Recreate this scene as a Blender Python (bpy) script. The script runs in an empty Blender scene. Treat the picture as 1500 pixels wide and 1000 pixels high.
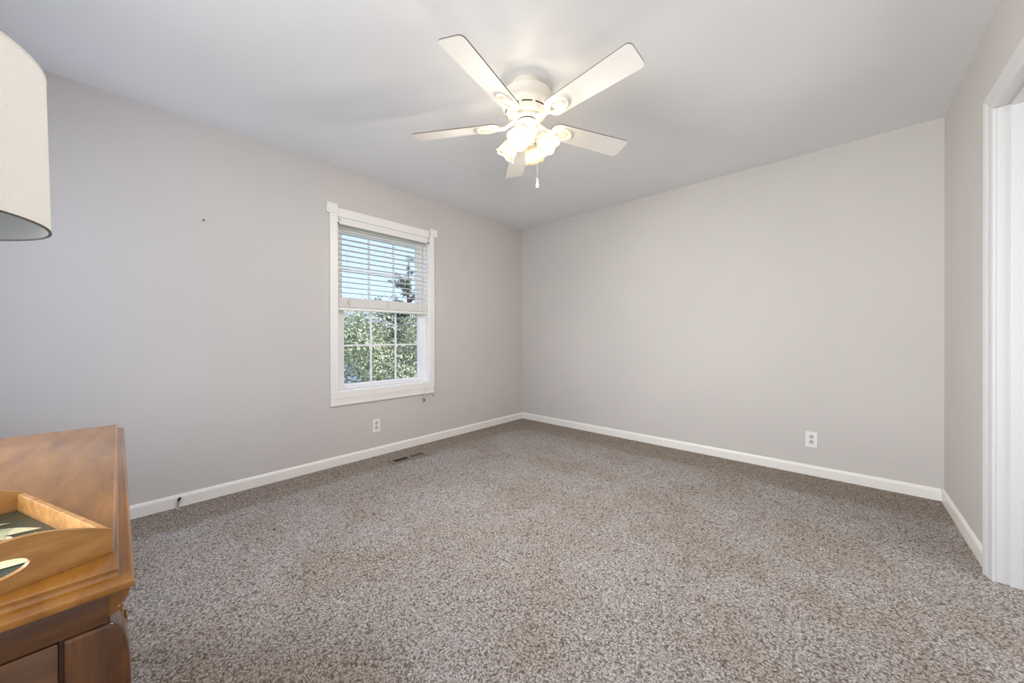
import bpy, bmesh, math, random
from mathutils import Vector, Matrix
PI = math.pi
C = bpy.context.scene.collection
SC = bpy.context.scene

# ------------------------------------------------------------------ camera
YAW, PITCH, ROLL = 0.73958, -0.00316, -0.00264
cam_d = bpy.data.cameras.new('camera')
cam_d.sensor_width = 36.0
cam_d.lens = 526.81 / 1500 * 36.0
cam_d.shift_y = (495.1 - 500.0) / 1500.0
cam_d.clip_start = 0.02
cam = bpy.data.objects.new('camera', cam_d); C.objects.link(cam)
_r0 = Vector((math.cos(YAW), math.sin(YAW), 0)); _d0 = Vector((-math.sin(YAW), math.cos(YAW), 0)); _u0 = Vector((0, 0, 1))
_f = _d0 * math.cos(PITCH) + _u0 * math.sin(PITCH)
_u1 = _u0 * math.cos(PITCH) - _d0 * math.sin(PITCH)
_r = _r0 * math.cos(ROLL) + _u1 * math.sin(ROLL)
_u = _u1 * math.cos(ROLL) - _r0 * math.sin(ROLL)
CAMZ = 1.0519
cam.matrix_world = Matrix(((_r.x, _u.x, -_f.x, 0), (_r.y, _u.y, -_f.y, 0), (_r.z, _u.z, -_f.z, CAMZ), (0, 0, 0, 1)))
SC.camera = cam

# ------------------------------------------------------------------ world, sun, daylight, rear fill, exposure
w = bpy.data.worlds.new('sky'); SC.world = w; w.use_nodes = True
nt = w.node_tree; nt.nodes.clear()
_o = nt.nodes.new('ShaderNodeOutputWorld'); _b = nt.nodes.new('ShaderNodeBackground')
_tc = nt.nodes.new('ShaderNodeTexCoord'); _sx = nt.nodes.new('ShaderNodeSeparateXYZ'); _cr = nt.nodes.new('ShaderNodeValToRGB')
nt.links.new(_tc.outputs['Generated'], _sx.inputs[0]); nt.links.new(_sx.outputs['Z'], _cr.inputs[0])
nt.links.new(_cr.outputs[0], _b.inputs[0]); nt.links.new(_b.outputs[0], _o.inputs[0])
_cr.color_ramp.elements[0].position = 0.0; _cr.color_ramp.elements[0].color = (0.60, 0.74, 1.0, 1)
_cr.color_ramp.elements[1].position = 0.45; _cr.color_ramp.elements[1].color = (0.40, 0.58, 1.0, 1)
_b.inputs[1].default_value = 0.55

def area(name, loc, rot, sx, sy, power, col=(1, 1, 1), spread=None):
    l = bpy.data.lights.new(name, 'AREA'); l.shape = 'RECTANGLE'; l.size = sx; l.size_y = sy
    l.energy = power; l.color = col
    if spread: l.spread = spread
    o = bpy.data.objects.new(name, l); C.objects.link(o); o.location = loc; o.rotation_euler = rot
    return o
sun = bpy.data.lights.new('sun', 'SUN'); sun.energy = 2.4; sun.angle = 0.01; sun.color = (1, .95, .86)
so = bpy.data.objects.new('sun', sun); C.objects.link(so)
so.rotation_euler = Vector((-0.62, -0.30, -0.72)).to_track_quat('-Z', 'Y').to_euler()
# added fill lamps behind rear wall; daylight from the bright room past the doorway
area('rear_fill', (-0.6, -1.15, 1.42), (PI / 2 - .22, 0, 0), 1.8, 1.3, 14.5, (1.0, 0.99, 0.98), 2.65)
area('rear_side_fill', (-2.75, -1.65, 1.25), Vector((.80, .60, -.28)).to_track_quat('-Z', 'Y').to_euler(), 1.3, 1.2, 17, (1.0, 0.99, 0.98), 1.95)
area('doorway_daylight', (1.55, 1.9, 1.25), (0, PI / 2, 0), 2.0, 1.7, 8, (1.0, 0.99, 0.98))
SC.view_settings.view_transform = 'Standard'; SC.view_settings.look = 'None'
SC.view_settings.exposure = 1.46; SC.view_settings.gamma = 1.0; SC.view_settings.use_curve_mapping = False
SC.cycles.use_denoising = True
SC.cycles.max_bounces = 10; SC.cycles.diffuse_bounces = 6
SC.cycles.sample_clamp_indirect = 6.0
SC.cycles.caustics_reflective = False; SC.cycles.caustics_refractive = False

# ------------------------------------------------------------------ materials
def lin(c):
    c = c / 255.0
    return c / 12.92 if c <= .04045 else ((c + .055) / 1.055) ** 2.4
def S(r, g, b): return (lin(r), lin(g), lin(b), 1)
def mat(name, col, rough=.5, metal=0, spec=.5, coat=0):
    m = bpy.data.materials.new(name); m.use_nodes = True
    p = m.node_tree.nodes['Principled BSDF']
    p.inputs['Base Color'].default_value = col; p.inputs['Roughness'].default_value = rough
    p.inputs['Metallic'].default_value = metal; p.inputs['Specular IOR Level'].default_value = spec
    p.inputs['Coat Weight'].default_value = coat; p.inputs['Coat Roughness'].default_value = .15
    return m
def N(m, t, **kw):
    n = m.node_tree.nodes.new(t)
    for k, v in kw.items():
        if k in n.inputs.keys(): n.inputs[k].default_value = v
        else: setattr(n, k, v)
    return n
def LK(m, a, b): m.node_tree.links.new(a, b)
def P(m): return m.node_tree.nodes['Principled BSDF']
def mix_col(m, fac, a, b, blend='MIX'):
    n = N(m, 'ShaderNodeMix', data_type='RGBA', blend_type=blend)
    for s, v in ((0, fac), (6, a), (7, b)):
        if hasattr(v, 'is_output'): LK(m, v, n.inputs[s])
        else: n.inputs[s].default_value = v
    return n.outputs[2]
def ramp(m, src, stops):
    r = N(m, 'ShaderNodeValToRGB'); e = r.color_ramp.elements
    while len(e) < len(stops): e.new(.5)
    for i, (p, c) in enumerate(stops): e[i].position = p; e[i].color = c
    LK(m, src, r.inputs[0]); return r.outputs[0]
def bump(m, src, strength, dist):
    b = N(m, 'ShaderNodeBump'); b.inputs['Strength'].default_value = strength; b.inputs['Distance'].default_value = dist
    LK(m, src, b.inputs['Height']); LK(m, b.outputs[0], P(m).inputs['Normal']); return b
def coords(m, scale=(1, 1, 1), rot=(0, 0, 0)):
    t = N(m, 'ShaderNodeTexCoord'); mp = N(m, 'ShaderNodeMapping')
    mp.inputs['Scale'].default_value = scale; mp.inputs['Rotation'].default_value = rot
    LK(m, t.outputs['Object'], mp.inputs[0]); return mp.outputs[0]
def paint(name, col, rough=.6, tex=220, st=.05):
    m = mat(name, col, rough, spec=.3); v = coords(m)
    n = N(m, 'ShaderNodeTexNoise', Scale=tex, Detail=2.0); LK(m, v, n.inputs['Vector'])
    bump(m, n.outputs[0], st, .002)
    n2 = N(m, 'ShaderNodeTexNoise', Scale=1.3, Detail=2.0); LK(m, v, n2.inputs['Vector'])
    c2 = tuple(x * .965 for x in col[:3]) + (1,)
    LK(m, ramp(m, n2.outputs[0], [(.35, c2), (.65, col)]), P(m).inputs['Base Color'])
    return m
M_wall = paint('greige_wall_paint', S(205, 201, 197), .65)
M_ceil = paint('white_ceiling_paint', S(235, 236, 238), .8)
M_trim = mat('white_trim_paint', S(238, 235, 230), .35)
M_door = mat('white_door_paint', S(213, 213, 213), .35)
M_vinyl = mat('white_window_vinyl', S(240, 240, 240), .35)
M_blind = mat('white_blind', S(236, 234, 231), .45)
M_fan = mat('cream_white_fan_enamel', S(236, 230, 218), .3)
M_blade = mat('white_fan_blade', S(238, 235, 230), .4)
M_edge = mat('dark_blade_edge', S(120, 112, 104), .5)
M_dark = mat('dark_gap', S(38, 32, 28), .7)
M_plast = mat('white_plastic', S(238, 236, 232), .3)
M_slot = mat('outlet_slots', S(72, 69, 65), .5)
M_sock = mat('socket_plastic', S(206, 203, 198), .4)
M_chrome = mat('brushed_metal', S(170, 170, 168), .25, 1)
M_cord = mat('off_white_cord', S(222, 216, 200), .7)
M_tassel = mat('cream_tassel_plastic', S(205, 200, 170), .4)
M_tdark = mat('dark_tassel_end', S(105, 98, 88), .5)
M_brass = mat('antique_brass', S(150, 118, 60), .35, 1)

def carpet():
    m = mat('mottled_brown_carpet', S(150, 140, 130), 1.0, spec=.05)
    t = N(m, 'ShaderNodeTexCoord'); v = t.outputs['Object']
    warp = N(m, 'ShaderNodeTexNoise', Scale=26.0, Detail=2.0); LK(m, v, warp.inputs['Vector'])
    vm = N(m, 'ShaderNodeVectorMath', operation='MULTIPLY_ADD'); LK(m, warp.outputs['Color'], vm.inputs[0])
    vm.inputs[1].default_value = (.035, .035, 0); LK(m, v, vm.inputs[2])
    vo = N(m, 'ShaderNodeTexVoronoi', Scale=140.0, feature='SMOOTH_F1'); vo.inputs['Smoothness'].default_value = .35
    LK(m, vm.outputs[0], vo.inputs['Vector'])
    n1 = N(m, 'ShaderNodeTexNoise', Scale=170.0, Detail=3.0, Roughness=.65); LK(m, vm.outputs[0], n1.inputs['Vector'])
    n2 = N(m, 'ShaderNodeTexNoise', Scale=330.0, Detail=2.0); LK(m, v, n2.inputs['Vector'])
    # height of tuft tips
    inv = N(m, 'ShaderNodeMath', operation='SUBTRACT'); inv.inputs[0].default_value = .75; LK(m, vo.outputs['Distance'], inv.inputs[1])
    a = N(m, 'ShaderNodeMath', operation='MULTIPLY_ADD'); LK(m, n1.outputs[0], a.inputs[0]); a.inputs[1].default_value = 1.5; LK(m, inv.outputs[0], a.inputs[2])
    b = N(m, 'ShaderNodeMath', operation='MULTIPLY_ADD'); LK(m, n2.outputs[0], b.inputs[0]); b.inputs[1].default_value = .5; LK(m, a.outputs[0], b.inputs[2])
    h = N(m, 'ShaderNodeMapRange'); h.inputs[1].default_value = .9; h.inputs[2].default_value = 2.0; LK(m, b.outputs[0], h.inputs[0])
    yarn = ramp(m, h.outputs[0], [(.0, S(110, 102, 94)), (.35, S(168, 162, 157)), (.62, S(205, 201, 197)), (1.0, S(233, 231, 229))])
    # paler mid floor; browner strip by two walls and in noise patches
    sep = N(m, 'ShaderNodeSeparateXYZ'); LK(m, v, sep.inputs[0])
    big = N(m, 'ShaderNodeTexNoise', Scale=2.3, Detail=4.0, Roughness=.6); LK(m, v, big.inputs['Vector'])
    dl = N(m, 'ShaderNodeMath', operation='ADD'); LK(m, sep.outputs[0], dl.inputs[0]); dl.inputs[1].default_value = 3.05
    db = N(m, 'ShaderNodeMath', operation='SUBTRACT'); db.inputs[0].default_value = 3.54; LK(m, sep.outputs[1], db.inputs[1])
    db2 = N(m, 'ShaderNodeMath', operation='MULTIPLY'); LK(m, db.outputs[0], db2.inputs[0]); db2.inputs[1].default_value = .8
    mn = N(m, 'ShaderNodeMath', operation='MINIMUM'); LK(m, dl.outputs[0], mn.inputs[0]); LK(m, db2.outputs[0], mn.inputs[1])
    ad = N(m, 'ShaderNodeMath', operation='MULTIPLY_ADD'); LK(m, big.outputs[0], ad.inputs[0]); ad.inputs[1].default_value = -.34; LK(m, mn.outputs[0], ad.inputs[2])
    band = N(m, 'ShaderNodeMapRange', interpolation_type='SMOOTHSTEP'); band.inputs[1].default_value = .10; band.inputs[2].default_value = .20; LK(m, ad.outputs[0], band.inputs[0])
    blotch = ramp(m, big.outputs[0], [(.40, (0, 0, 0, 1)), (.58, (1, 1, 1, 1))])
    pale_fac = N(m, 'ShaderNodeMath', operation='MULTIPLY'); LK(m, band.outputs[0], pale_fac.inputs[0]); LK(m, blotch, pale_fac.inputs[1])
    tint = mix_col(m, pale_fac.outputs[0], S(240, 234, 228), S(252, 252, 254))
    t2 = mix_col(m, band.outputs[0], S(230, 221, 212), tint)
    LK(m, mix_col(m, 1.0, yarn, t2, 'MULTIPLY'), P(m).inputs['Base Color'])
    bump(m, h.outputs[0], .5, .008)
    return m
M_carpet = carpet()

def wood(name, dark, mid, light, rough, axis='X', coat=0.3, sc=1.0):
    m = mat(name, mid, rough, coat=coat)
    st = {'X': (1.6, 10, 10), 'Y': (10, 1.6, 10), 'Z': (10, 10, 1.6)}[axis]
    v = coords(m, tuple(k * sc for k in st))
    n = N(m, 'ShaderNodeTexNoise', Scale=2.2, Detail=5.0, Roughness=.6, Distortion=.6); LK(m, v, n.inputs['Vector'])
    wv = N(m, 'ShaderNodeTexWave', Scale=1.1, Distortion=7.0, Detail=3.0); wv.bands_direction = 'DIAGONAL'; LK(m, v, wv.inputs['Vector'])
    f = N(m, 'ShaderNodeTexNoise', Scale=22.0, Detail=3.0); LK(m, v, f.inputs['Vector'])
    s1 = N(m, 'ShaderNodeMath', operation='MULTIPLY_ADD'); LK(m, wv.outputs['Fac'], s1.inputs[0]); s1.inputs[1].default_value = .12; LK(m, n.outputs[0], s1.inputs[2])
    s2 = N(m, 'ShaderNodeMath', operation='MULTIPLY_ADD'); LK(m, f.outputs[0], s2.inputs[0]); s2.inputs[1].default_value = .25; LK(m, s1.outputs[0], s2.inputs[2])
    LK(m, ramp(m, s2.outputs[0], [(.38, dark), (.64, mid), (.9, light)]), P(m).inputs['Base Color'])
    bump(m, f.outputs[0], .08, .001)
    return m
M_walnut = wood('amber_walnut', S(112, 70, 22), S(140, 91, 32), S(162, 112, 46), .3, 'X', .4)
M_walnut_y = wood('amber_walnut_cross', S(112, 66, 26), S(158, 96, 36), S(186, 122, 52), .34, 'Y')
M_walnut_d = wood('dark_walnut', S(58, 35, 18), S(82, 50, 24), S(110, 70, 35), .38, 'Y')
M_walnut_z = wood('walnut_upright', S(54, 30, 13), S(78, 45, 19), S(100, 62, 27), .25, 'Z')
M_tray = wood('pale_oak', S(138, 94, 46), S(168, 120, 64), S(190, 144, 86), .5, 'X', 0, 1.6)
M_trayrim = mat('pale_oak_rim', S(228, 190, 140), .5)

def cloth(name, col, back):
    m = mat(name, col, .9, spec=.1); v = coords(m)
    for i, (sx) in enumerate(((60, 60, 900), )):
        mp = N(m, 'ShaderNodeMapping'); mp.inputs['Scale'].default_value = (220, 220, 700); LK(m, v, mp.inputs[0])
        n = N(m, 'ShaderNodeTexNoise', Scale=1.0, Detail=2.0); LK(m, mp.outputs[0], n.inputs['Vector'])
        bump(m, n.outputs[0], .25, .002)
        LK(m, ramp(m, n.outputs[0], [(.3, back), (.7, col)]), P(m).inputs['Base Color'])
    return m
M_shade = cloth('white_linen_shade', S(252, 250, 246), S(244, 241, 235))
M_liner = mat('grey_shade_liner', S(128, 128, 124), .8)
M_rim = mat('shade_rim_tape', S(84, 80, 76), .7)
M_ceramic = mat('blue_grey_ceramic', S(190, 196, 196), .15, coat=.6)

def glass_pane():
    m = bpy.data.materials.new('window_glass'); m.use_nodes = True; n = m.node_tree; n.nodes.clear()
    o = n.nodes.new('ShaderNodeOutputMaterial'); a = n.nodes.new('ShaderNodeBsdfTransparent'); g = n.nodes.new('ShaderNodeBsdfGlossy')
    g.inputs['Roughness'].default_value = .02; mx = n.nodes.new('ShaderNodeMixShader'); mx.inputs[0].default_value = .04
    n.links.new(a.outputs[0], mx.inputs[1]); n.links.new(g.outputs[0], mx.inputs[2]); n.links.new(mx.outputs[0], o.inputs[0])
    return m
M_glass = glass_pane()
def frosted():
    m = bpy.data.materials.new('frosted_lamp_glass'); m.use_nodes = True; n = m.node_tree; n.nodes.clear()
    o = n.nodes.new('ShaderNodeOutputMaterial'); a = n.nodes.new('ShaderNodeBsdfTranslucent'); g = n.nodes.new('ShaderNodeBsdfDiffuse')
    a.inputs[0].default_value = (.050, .045, .0355, 1); g.inputs[0].default_value = (.11, .102, .085, 1)
    t = n.nodes.new('ShaderNodeBsdfTransparent'); t.inputs[0].default_value = (1, .95, .85, 1)
    mx = n.nodes.new('ShaderNodeMixShader'); mx.inputs[0].default_value = .45
    m2 = n.nodes.new('ShaderNodeMixShader'); m2.inputs[0].default_value = .265
    n.links.new(a.outputs[0], mx.inputs[1]); n.links.new(g.outputs[0], mx.inputs[2])
    n.links.new(mx.outputs[0], m2.inputs[1]); n.links.new(t.outputs[0], m2.inputs[2]); n.links.new(m2.outputs[0], o.inputs[0])
    return m
M_frost = frosted()
M_bulb = mat('lit_bulb', (1, 1, 1, 1), .5)
P(M_bulb).inputs['Emission Color'].default_value = (1, .86, .62, 1); P(M_bulb).inputs['Emission Strength'].default_value = .7

# ------------------------------------------------------------------ mesh helpers
class MB:
    def __init__(s): s.bm = bmesh.new()
    def box(s, x0, x1, y0, y1, z0, z1, bev=0, seg=2):
        b = bmesh.new()
        vs = [b.verts.new((x, y, z)) for x in (x0, x1) for y in (y0, y1) for z in (z0, z1)]
        for f in ((0, 1, 3, 2), (4, 6, 7, 5), (0, 4, 5, 1), (2, 3, 7, 6), (0, 2, 6, 4), (1, 5, 7, 3)):
            b.faces.new([vs[i] for i in f])
        if bev: bmesh.ops.bevel(b, geom=b.edges[:], offset=bev, segments=seg, affect='EDGES', profile=.5)
        return s.add(b)
    def add(s, b, mtx=None):
        if mtx is not None: bmesh.ops.transform(b, matrix=mtx, verts=b.verts[:])
        me = bpy.data.meshes.new('tmp'); b.to_mesh(me); b.free(); s.bm.from_mesh(me); bpy.data.meshes.remove(me)
        return s
    def lathe(s, prof, n=40, mtx=None, cap=True, wob=None):
        b = bmesh.new(); rings = []
        for k, (r, z) in enumerate(prof):
            ring = []
            for i in range(n):
                a = 2 * PI * i / n; rr = r
                if wob: rr, zz = wob(k, len(prof), a, r, z)
                else: zz = z
                ring.append(b.verts.new((rr * math.cos(a), rr * math.sin(a), zz)))
            rings.append(ring)
        for p, q in zip(rings, rings[1:]):
            for i in range(n): b.faces.new((p[i], p[(i + 1) % n], q[(i + 1) % n], q[i]))
        if cap:
            if prof[0][0] > 1e-4: b.faces.new(rings[0][::-1])
            if prof[-1][0] > 1e-4: b.faces.new(rings[-1])
        bmesh.ops.remove_doubles(b, verts=b.verts[:], dist=1e-6)
        bmesh.ops.recalc_face_normals(b, faces=b.faces[:])
        return s.add(b, mtx)
    def prism(s, pts, h0, h1, mtx=None, bev=0, seg=2):
        b = bmesh.new()
        lo = [b.verts.new((x, y, h0)) for x, y in pts]; hi = [b.verts.new((x, y, h1)) for x, y in pts]
        n = len(pts)
        b.faces.new(lo[::-1]); b.faces.new(hi)
        for i in range(n): b.faces.new((lo[i], lo[(i + 1) % n], hi[(i + 1) % n], hi[i]))
        bmesh.ops.recalc_face_normals(b, faces=b.faces[:])
        if bev:
            ed = [e for e in b.edges if abs(e.verts[0].co.z - e.verts[1].co.z) < 1e-6]
            bmesh.ops.bevel(b, geom=ed, offset=bev, segments=seg, affect='EDGES', profile=.5)
        return s.add(b, mtx)
    def tube(s, pts, r, n=10, cap=True):
        pts = [Vector(p) for p in pts]; b = bmesh.new(); rings = []
        t0 = (pts[1] - pts[0]).normalized()
        ref = Vector((0, 0, 1)) if abs(t0.z) < .9 else Vector((1, 0, 0))
        for i, p in enumerate(pts):
            t = (pts[min(i + 1, len(pts) - 1)] - pts[max(i - 1, 0)]).normalized()
            u = t.cross(ref).normalized(); v = t.cross(u)
            rr = r[i] if isinstance(r, (list, tuple)) else r
            rings.append([b.verts.new(p + u * rr * math.cos(2 * PI * k / n) + v * rr * math.sin(2 * PI * k / n)) for k in range(n)])
        for p, q in zip(rings, rings[1:]):
            for i in range(n): b.faces.new((p[i], p[(i + 1) % n], q[(i + 1) % n], q[i]))
        if cap: b.faces.new(rings[0][::-1]); b.faces.new(rings[-1])
        bmesh.ops.recalc_face_normals(b, faces=b.faces[:])
        return s.add(b)
    def build(s, name, m, parent=None, smooth=None, loc=None):
        me = bpy.data.meshes.new(name); s.bm.to_mesh(me); s.bm.free()
        if isinstance(m, (list, tuple)):
            for k in m: me.materials.append(k)
        else: me.materials.append(m)
        if smooth is not None:
            for p in me.polygons: p.use_smooth = True
            me.set_sharp_from_angle(angle=math.radians(smooth))
        o = bpy.data.objects.new(name, me); C.objects.link(o)
        if parent is not None: o.parent = parent
        if loc is not None: o.location = loc
        return o
def thing(name, label, cat, loc=(0, 0, 0), rz=0, group=None):
    o = bpy.data.objects.new(name, None); C.objects.link(o); o.location = loc; o.rotation_euler = (0, 0, rz)
    o.empty_display_size = .05
    return tag(o, label, cat, group)
def tag(o, label, cat, group=None):
    o['label'] = label; o['category'] = cat
    if group: o['group'] = group
    return o
def struct(o, label=None, cat=None):
    o['kind'] = 'structure'
    if label: o['label'] = label
    if cat: o['category'] = cat
    return o

# ------------------------------------------------------------------ room shell
XL, YB, XR, YR, H = -3.0498, 3.5394, 0.4897, -0.60, 2.44
WY0, WY1, WZ0, WZ1 = 1.212, 2.110, 0.600, 2.043        # window opening in the left wall
DY0, DY1, DZ = 1.74, 2.540, 2.036                      # rough doorway opening in the right wall
T = .16
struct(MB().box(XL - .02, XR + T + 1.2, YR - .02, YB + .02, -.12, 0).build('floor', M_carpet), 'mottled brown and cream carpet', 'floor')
struct(MB().box(XL - T, XR + T + 1.3, YR - T, YB + T, H, H + .12).build('ceiling', M_ceil), 'flat white painted ceiling', 'ceiling')
lw = MB()
lw.box(XL - T, XL, YR - T, WY0, 0, H); lw.box(XL - T, XL, WY1, YB + T, 0, H)
lw.box(XL - T, XL, WY0, WY1, 0, WZ0); lw.box(XL - T, XL, WY0, WY1, WZ1, H)
struct(lw.build('wall_left', M_wall), 'greige painted wall with the window', 'wall')
struct(MB().box(XL, XR + T + 1.3, YB, YB + T, 0, H).build('wall_back', M_wall), 'plain greige painted wall opposite the viewer', 'wall')
rw = MB()
rw.box(XR, XR + T - .04, DY1, YB, 0, H); rw.box(XR, XR + T - .04, DY0, DY1, DZ, H); rw.box(XR, XR + T - .04, YR, DY0, 0, H)
struct(rw.build('wall_right', M_wall), 'greige painted wall with the white cased doorway', 'wall')
# rear wall behind the camera, with a made-up opening for the fill lamps
ww = MB()
ww.box(XL, XR + T + 1.3, YR - .1, YR, 0, .70); ww.box(XL, XR + T + 1.3, YR - .1, YR, 2.10, H)
ww.box(XL, -2.85, YR - .1, YR, .70, 2.10); ww.box(.36, XR + T + 1.3, YR - .1, YR, .70, 2.10)
struct(ww.build('wall_rear', M_wall))
struct(MB().box(XR + T + 1.2, XR + T + 1.3, YR, YB, 0, H).build('wall_hall', M_wall))

def base_prof(b, along, a0, a1, base, sgn, h=.0767, t=.013):
    pr = [(0, 0), (t, 0), (t, h - .018), (t - .002, h - .010), (t - .006, h - .003), (t - .010, h), (0, h)]
    n = bmesh.new(); A = []; B = []
    for d, z in pr:
        if along == 'Y':
            A.append(n.verts.new((base + sgn * d, a0, z))); B.append(n.verts.new((base + sgn * d, a1, z)))
        else:
            A.append(n.verts.new((a0, base + sgn * d, z))); B.append(n.verts.new((a1, base + sgn * d, z)))
    k = len(pr)
    for i in range(k): n.faces.new((A[i], A[(i + 1) % k], B[(i + 1) % k], B[i]))
    n.faces.new(A); n.faces.new(B[::-1]); bmesh.ops.recalc_face_normals(n, faces=n.faces[:])
    b.add(n); return b
struct(base_prof(MB(), 'Y', YR + .013, YB - .0005, XL, 1).build('baseboard_left', M_trim), 'white baseboard under the window wall', 'baseboard')
struct(base_prof(MB(), 'X', XL + .013, XR - .013, YB, -1).build('baseboard_back', M_trim), 'white baseboard along the back wall', 'baseboard')
struct(base_prof(MB(), 'Y', 2.592, YB - .0005, XR, -1).build('baseboard_right', M_trim), 'short white baseboard between corner and doorway', 'baseboard')
struct(base_prof(MB(), 'X', XL + .013, XR - .013, YR, 1).build('baseboard_rear', M_trim))

# doorway: casing, jamb, stop
door = bpy.data.objects.new('door_1', None); C.objects.link(door); door.location = (XR, DY1, 0)
struct(door, 'white cased doorway at the right edge', 'doorway')
def child(o, p):
    o.parent = p; o.matrix_parent_inverse = Matrix.Translation(-p.location); return o
# casing profile: thin at the opening, thick at its outer edge (colonial)
cp = [(0, 0), (.008, 0), (.010, .012), (.014, .022), (.013, .030), (.018, .040), (.0225, .052), (.0235, .060), (.020, .066), (0, .066)]
def casing(b, y_in, z_in, mirror=1, z_bot=0.0):
    n = bmesh.new(); A = []; B = []; Cc = []
    for d, o in cp:
        A.append(n.verts.new((XR - d, y_in + mirror * o, z_bot))); B.append(n.verts.new((XR - d, y_in + mirror * o, z_in + o)))
    k = len(cp)
    for i in range(k): n.faces.new((A[i], A[(i + 1) % k], B[(i + 1) % k], B[i]))
    n.faces.new(A); n.faces.new(B[::-1]); bmesh.ops.recalc_face_normals(n, faces=n.faces[:]); b.add(n)
Y_IN, Z_IN = 2.522, 2.020
cb = MB(); casing(cb, Y_IN, Z_IN)
cs = cb.build('side_casing', M_door, smooth=30); child(cs, door)
cb = MB(); casing(cb, 1.758, Z_IN, -1); child(cb.build('side_casing', M_door, smooth=30), door)
hb = bmesh.new(); A = []; B = []
for d, o in cp:
    A.append(hb.verts.new((XR - d, 1.758 - o, Z_IN + o))); B.append(hb.verts.new((XR - d, Y_IN + o, Z_IN + o)))
for i in range(len(cp)): hb.faces.new((A[i], A[(i + 1) % len(cp)], B[(i + 1) % len(cp)], B[i]))
bmesh.ops.recalc_face_normals(hb, faces=hb.faces[:])
child(MB().add(hb).build('head_casing', M_door, smooth=30), door)
JX0, JX1 = XR - .001, XR + T - .035
child(MB().box(JX0, JX1, Y_IN + .003, DY1, 0, Z_IN + .003, .0015).build('jamb', M_door), door)
child(MB().box(JX0, JX1, DY0, 1.755, 0, Z_IN + .003, .0015).build('jamb', M_door), door)
child(MB().box(JX0, JX1, DY0, DY1, Z_IN + .003, DZ, .0015).build('head_jamb', M_door), door)
SX = .5265
st = MB()
st.box(SX, SX + .034, Y_IN - .008, Y_IN + .004, 0, Z_IN, .002); st.box(SX, SX + .034, 1.754, 1.766, 0, Z_IN, .002)
st.box(SX, SX + .034, 1.766, Y_IN - .008, Z_IN - .009, Z_IN + .004, .002)
child(st.build('door_stop', M_door), door)

# ------------------------------------------------------------------ window
win = bpy.data.objects.new('window_1', None); C.objects.link(win); win.location = (XL, 1.66, WZ0)
struct(win, 'white double hung window with six over six panes', 'window')
def wpart(mb, name, m, parent=None, smooth=None):
    o = mb.build(name, m, smooth=smooth)
    if parent is None: child(o, win)
    else:
        o.parent = parent; o.matrix_parent_inverse = parent.matrix_world.inverted()
    return o
XF = XL + .018
CY0, CY1 = 1.155, 2.162
wpart(MB().box(XL, XF, CY0, WY0 + .004, .546, 2.06, .003), 'side_casing', M_trim)
wpart(MB().box(XL, XF, WY1 - .004, CY1, .546, 2.06, .003), 'side_casing', M_trim)
wpart(MB().box(XL, XF, CY0 + .06, CY1 - .06, 2.043, 2.114, .003), 'head_casing', M_trim)
wpart(MB().box(XL, XF + .005, 1.130, 1.217, 2.059, 2.142, .003), 'corner_block', M_trim)
wpart(MB().box(XL, XF + .005, 2.113, 2.196, 2.059, 2.138, .003), 'corner_block', M_trim)
wpart(MB().box(XL, XF, WY0 + .002, WY1 - .002, .546, .604, .002), 'bottom_casing', M_trim)
ap = MB()
ap.box(XL, XF - .001, CY0, CY1 - .004, .524, .545, .003); ap.box(XL, XF - .004, CY0, CY1 - .004, .511, .5245, .003); ap.box(XL, XF - .001, CY0, CY1 - .004, .491, .5115, .003)
wpart(ap, 'apron', M_trim)
# jamb liner
jb = MB(); JT = .012
jb.box(XL - .20, XL + .001, WY0, WY0 + JT, WZ0, WZ1); jb.box(XL - .20, XL + .001, WY1 - JT, WY1, WZ0, WZ1)
jb.box(XL - .20, XL + .001, WY0, WY1, WZ1 - JT, WZ1); jb.box(XL - .20, XL + .001, WY0 + JT, WY1 - JT, WZ0, WZ0 + JT)
for yy in (WY0 + JT, WY1 - JT - .012):   # parting stops
    jb.box(XL - .066, XL - .058, yy, yy + .012, WZ0 + JT, WZ1 - JT)
wpart(jb, 'window_frame', M_vinyl)
def sash(name, x0, x1, z0, z1, gy0, gy1, gz0, gz1, xg):
    a, b = WY0 + JT + .001, WY1 - JT - .001
    f = MB()
    f.box(x0, x1, a, gy0, z0, z1, .003); f.box(x0, x1, gy1, b, z0, z1, .003)
    f.box(x0, x1, gy0 - .002, gy1 + .002, z0, gz0, .003); f.box(x0, x1, gy0 - .002, gy1 + .002, gz1, z1, .003)
    o = wpart(f, name, M_vinyl)
    bpy.context.view_layer.update()
    bd = MB()          # sloped glazing bead round the glass
    bd.prism([(x1 - .001, gz0 - .022), (x1 + .011, gz0 - .019), (x1 + .011, gz0 - .013), (xg + .004, gz0 + .002), (xg + .002, gz0 - .022)], 0, gy1 - gy0 + .016,
             Matrix(((1, 0, 0, 0), (0, 0, 1, gy0 - .006), (0, 1, 0, 0), (0, 0, 0, 1))))
    wpart(bd, 'glazing_bead', M_vinyl, o)
    wpart(MB().box(xg - .002, xg + .002, gy0, gy1, gz0, gz1), 'pane', M_glass, o)
    mu = MB(); wv = .0075
    for k in (1, 2):
        y = gy0 + (gy1 - gy0) * k / 3; mu.box(xg - .008, xg + .008, y - wv, y + wv, gz0, gz1, .002)
    z = (gz0 + gz1) / 2; mu.box(xg - .0075, xg + .0075, gy0, gy1, z - wv, z + wv, .002)
    wpart(mu, 'muntin', M_vinyl, o)
    return o
bpy.context.view_layer.update()
sash('lower_sash', XL - .098, XL - .066, WZ0 + .013, 1.345, 1.297, 2.027, .655, 1.310, XL - .081)
sash('upper_sash', XL - .132, XL - .101, 1.290, WZ1 - .013, 1.297, 2.027, 1.328, 1.958, XL - .115)

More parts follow.
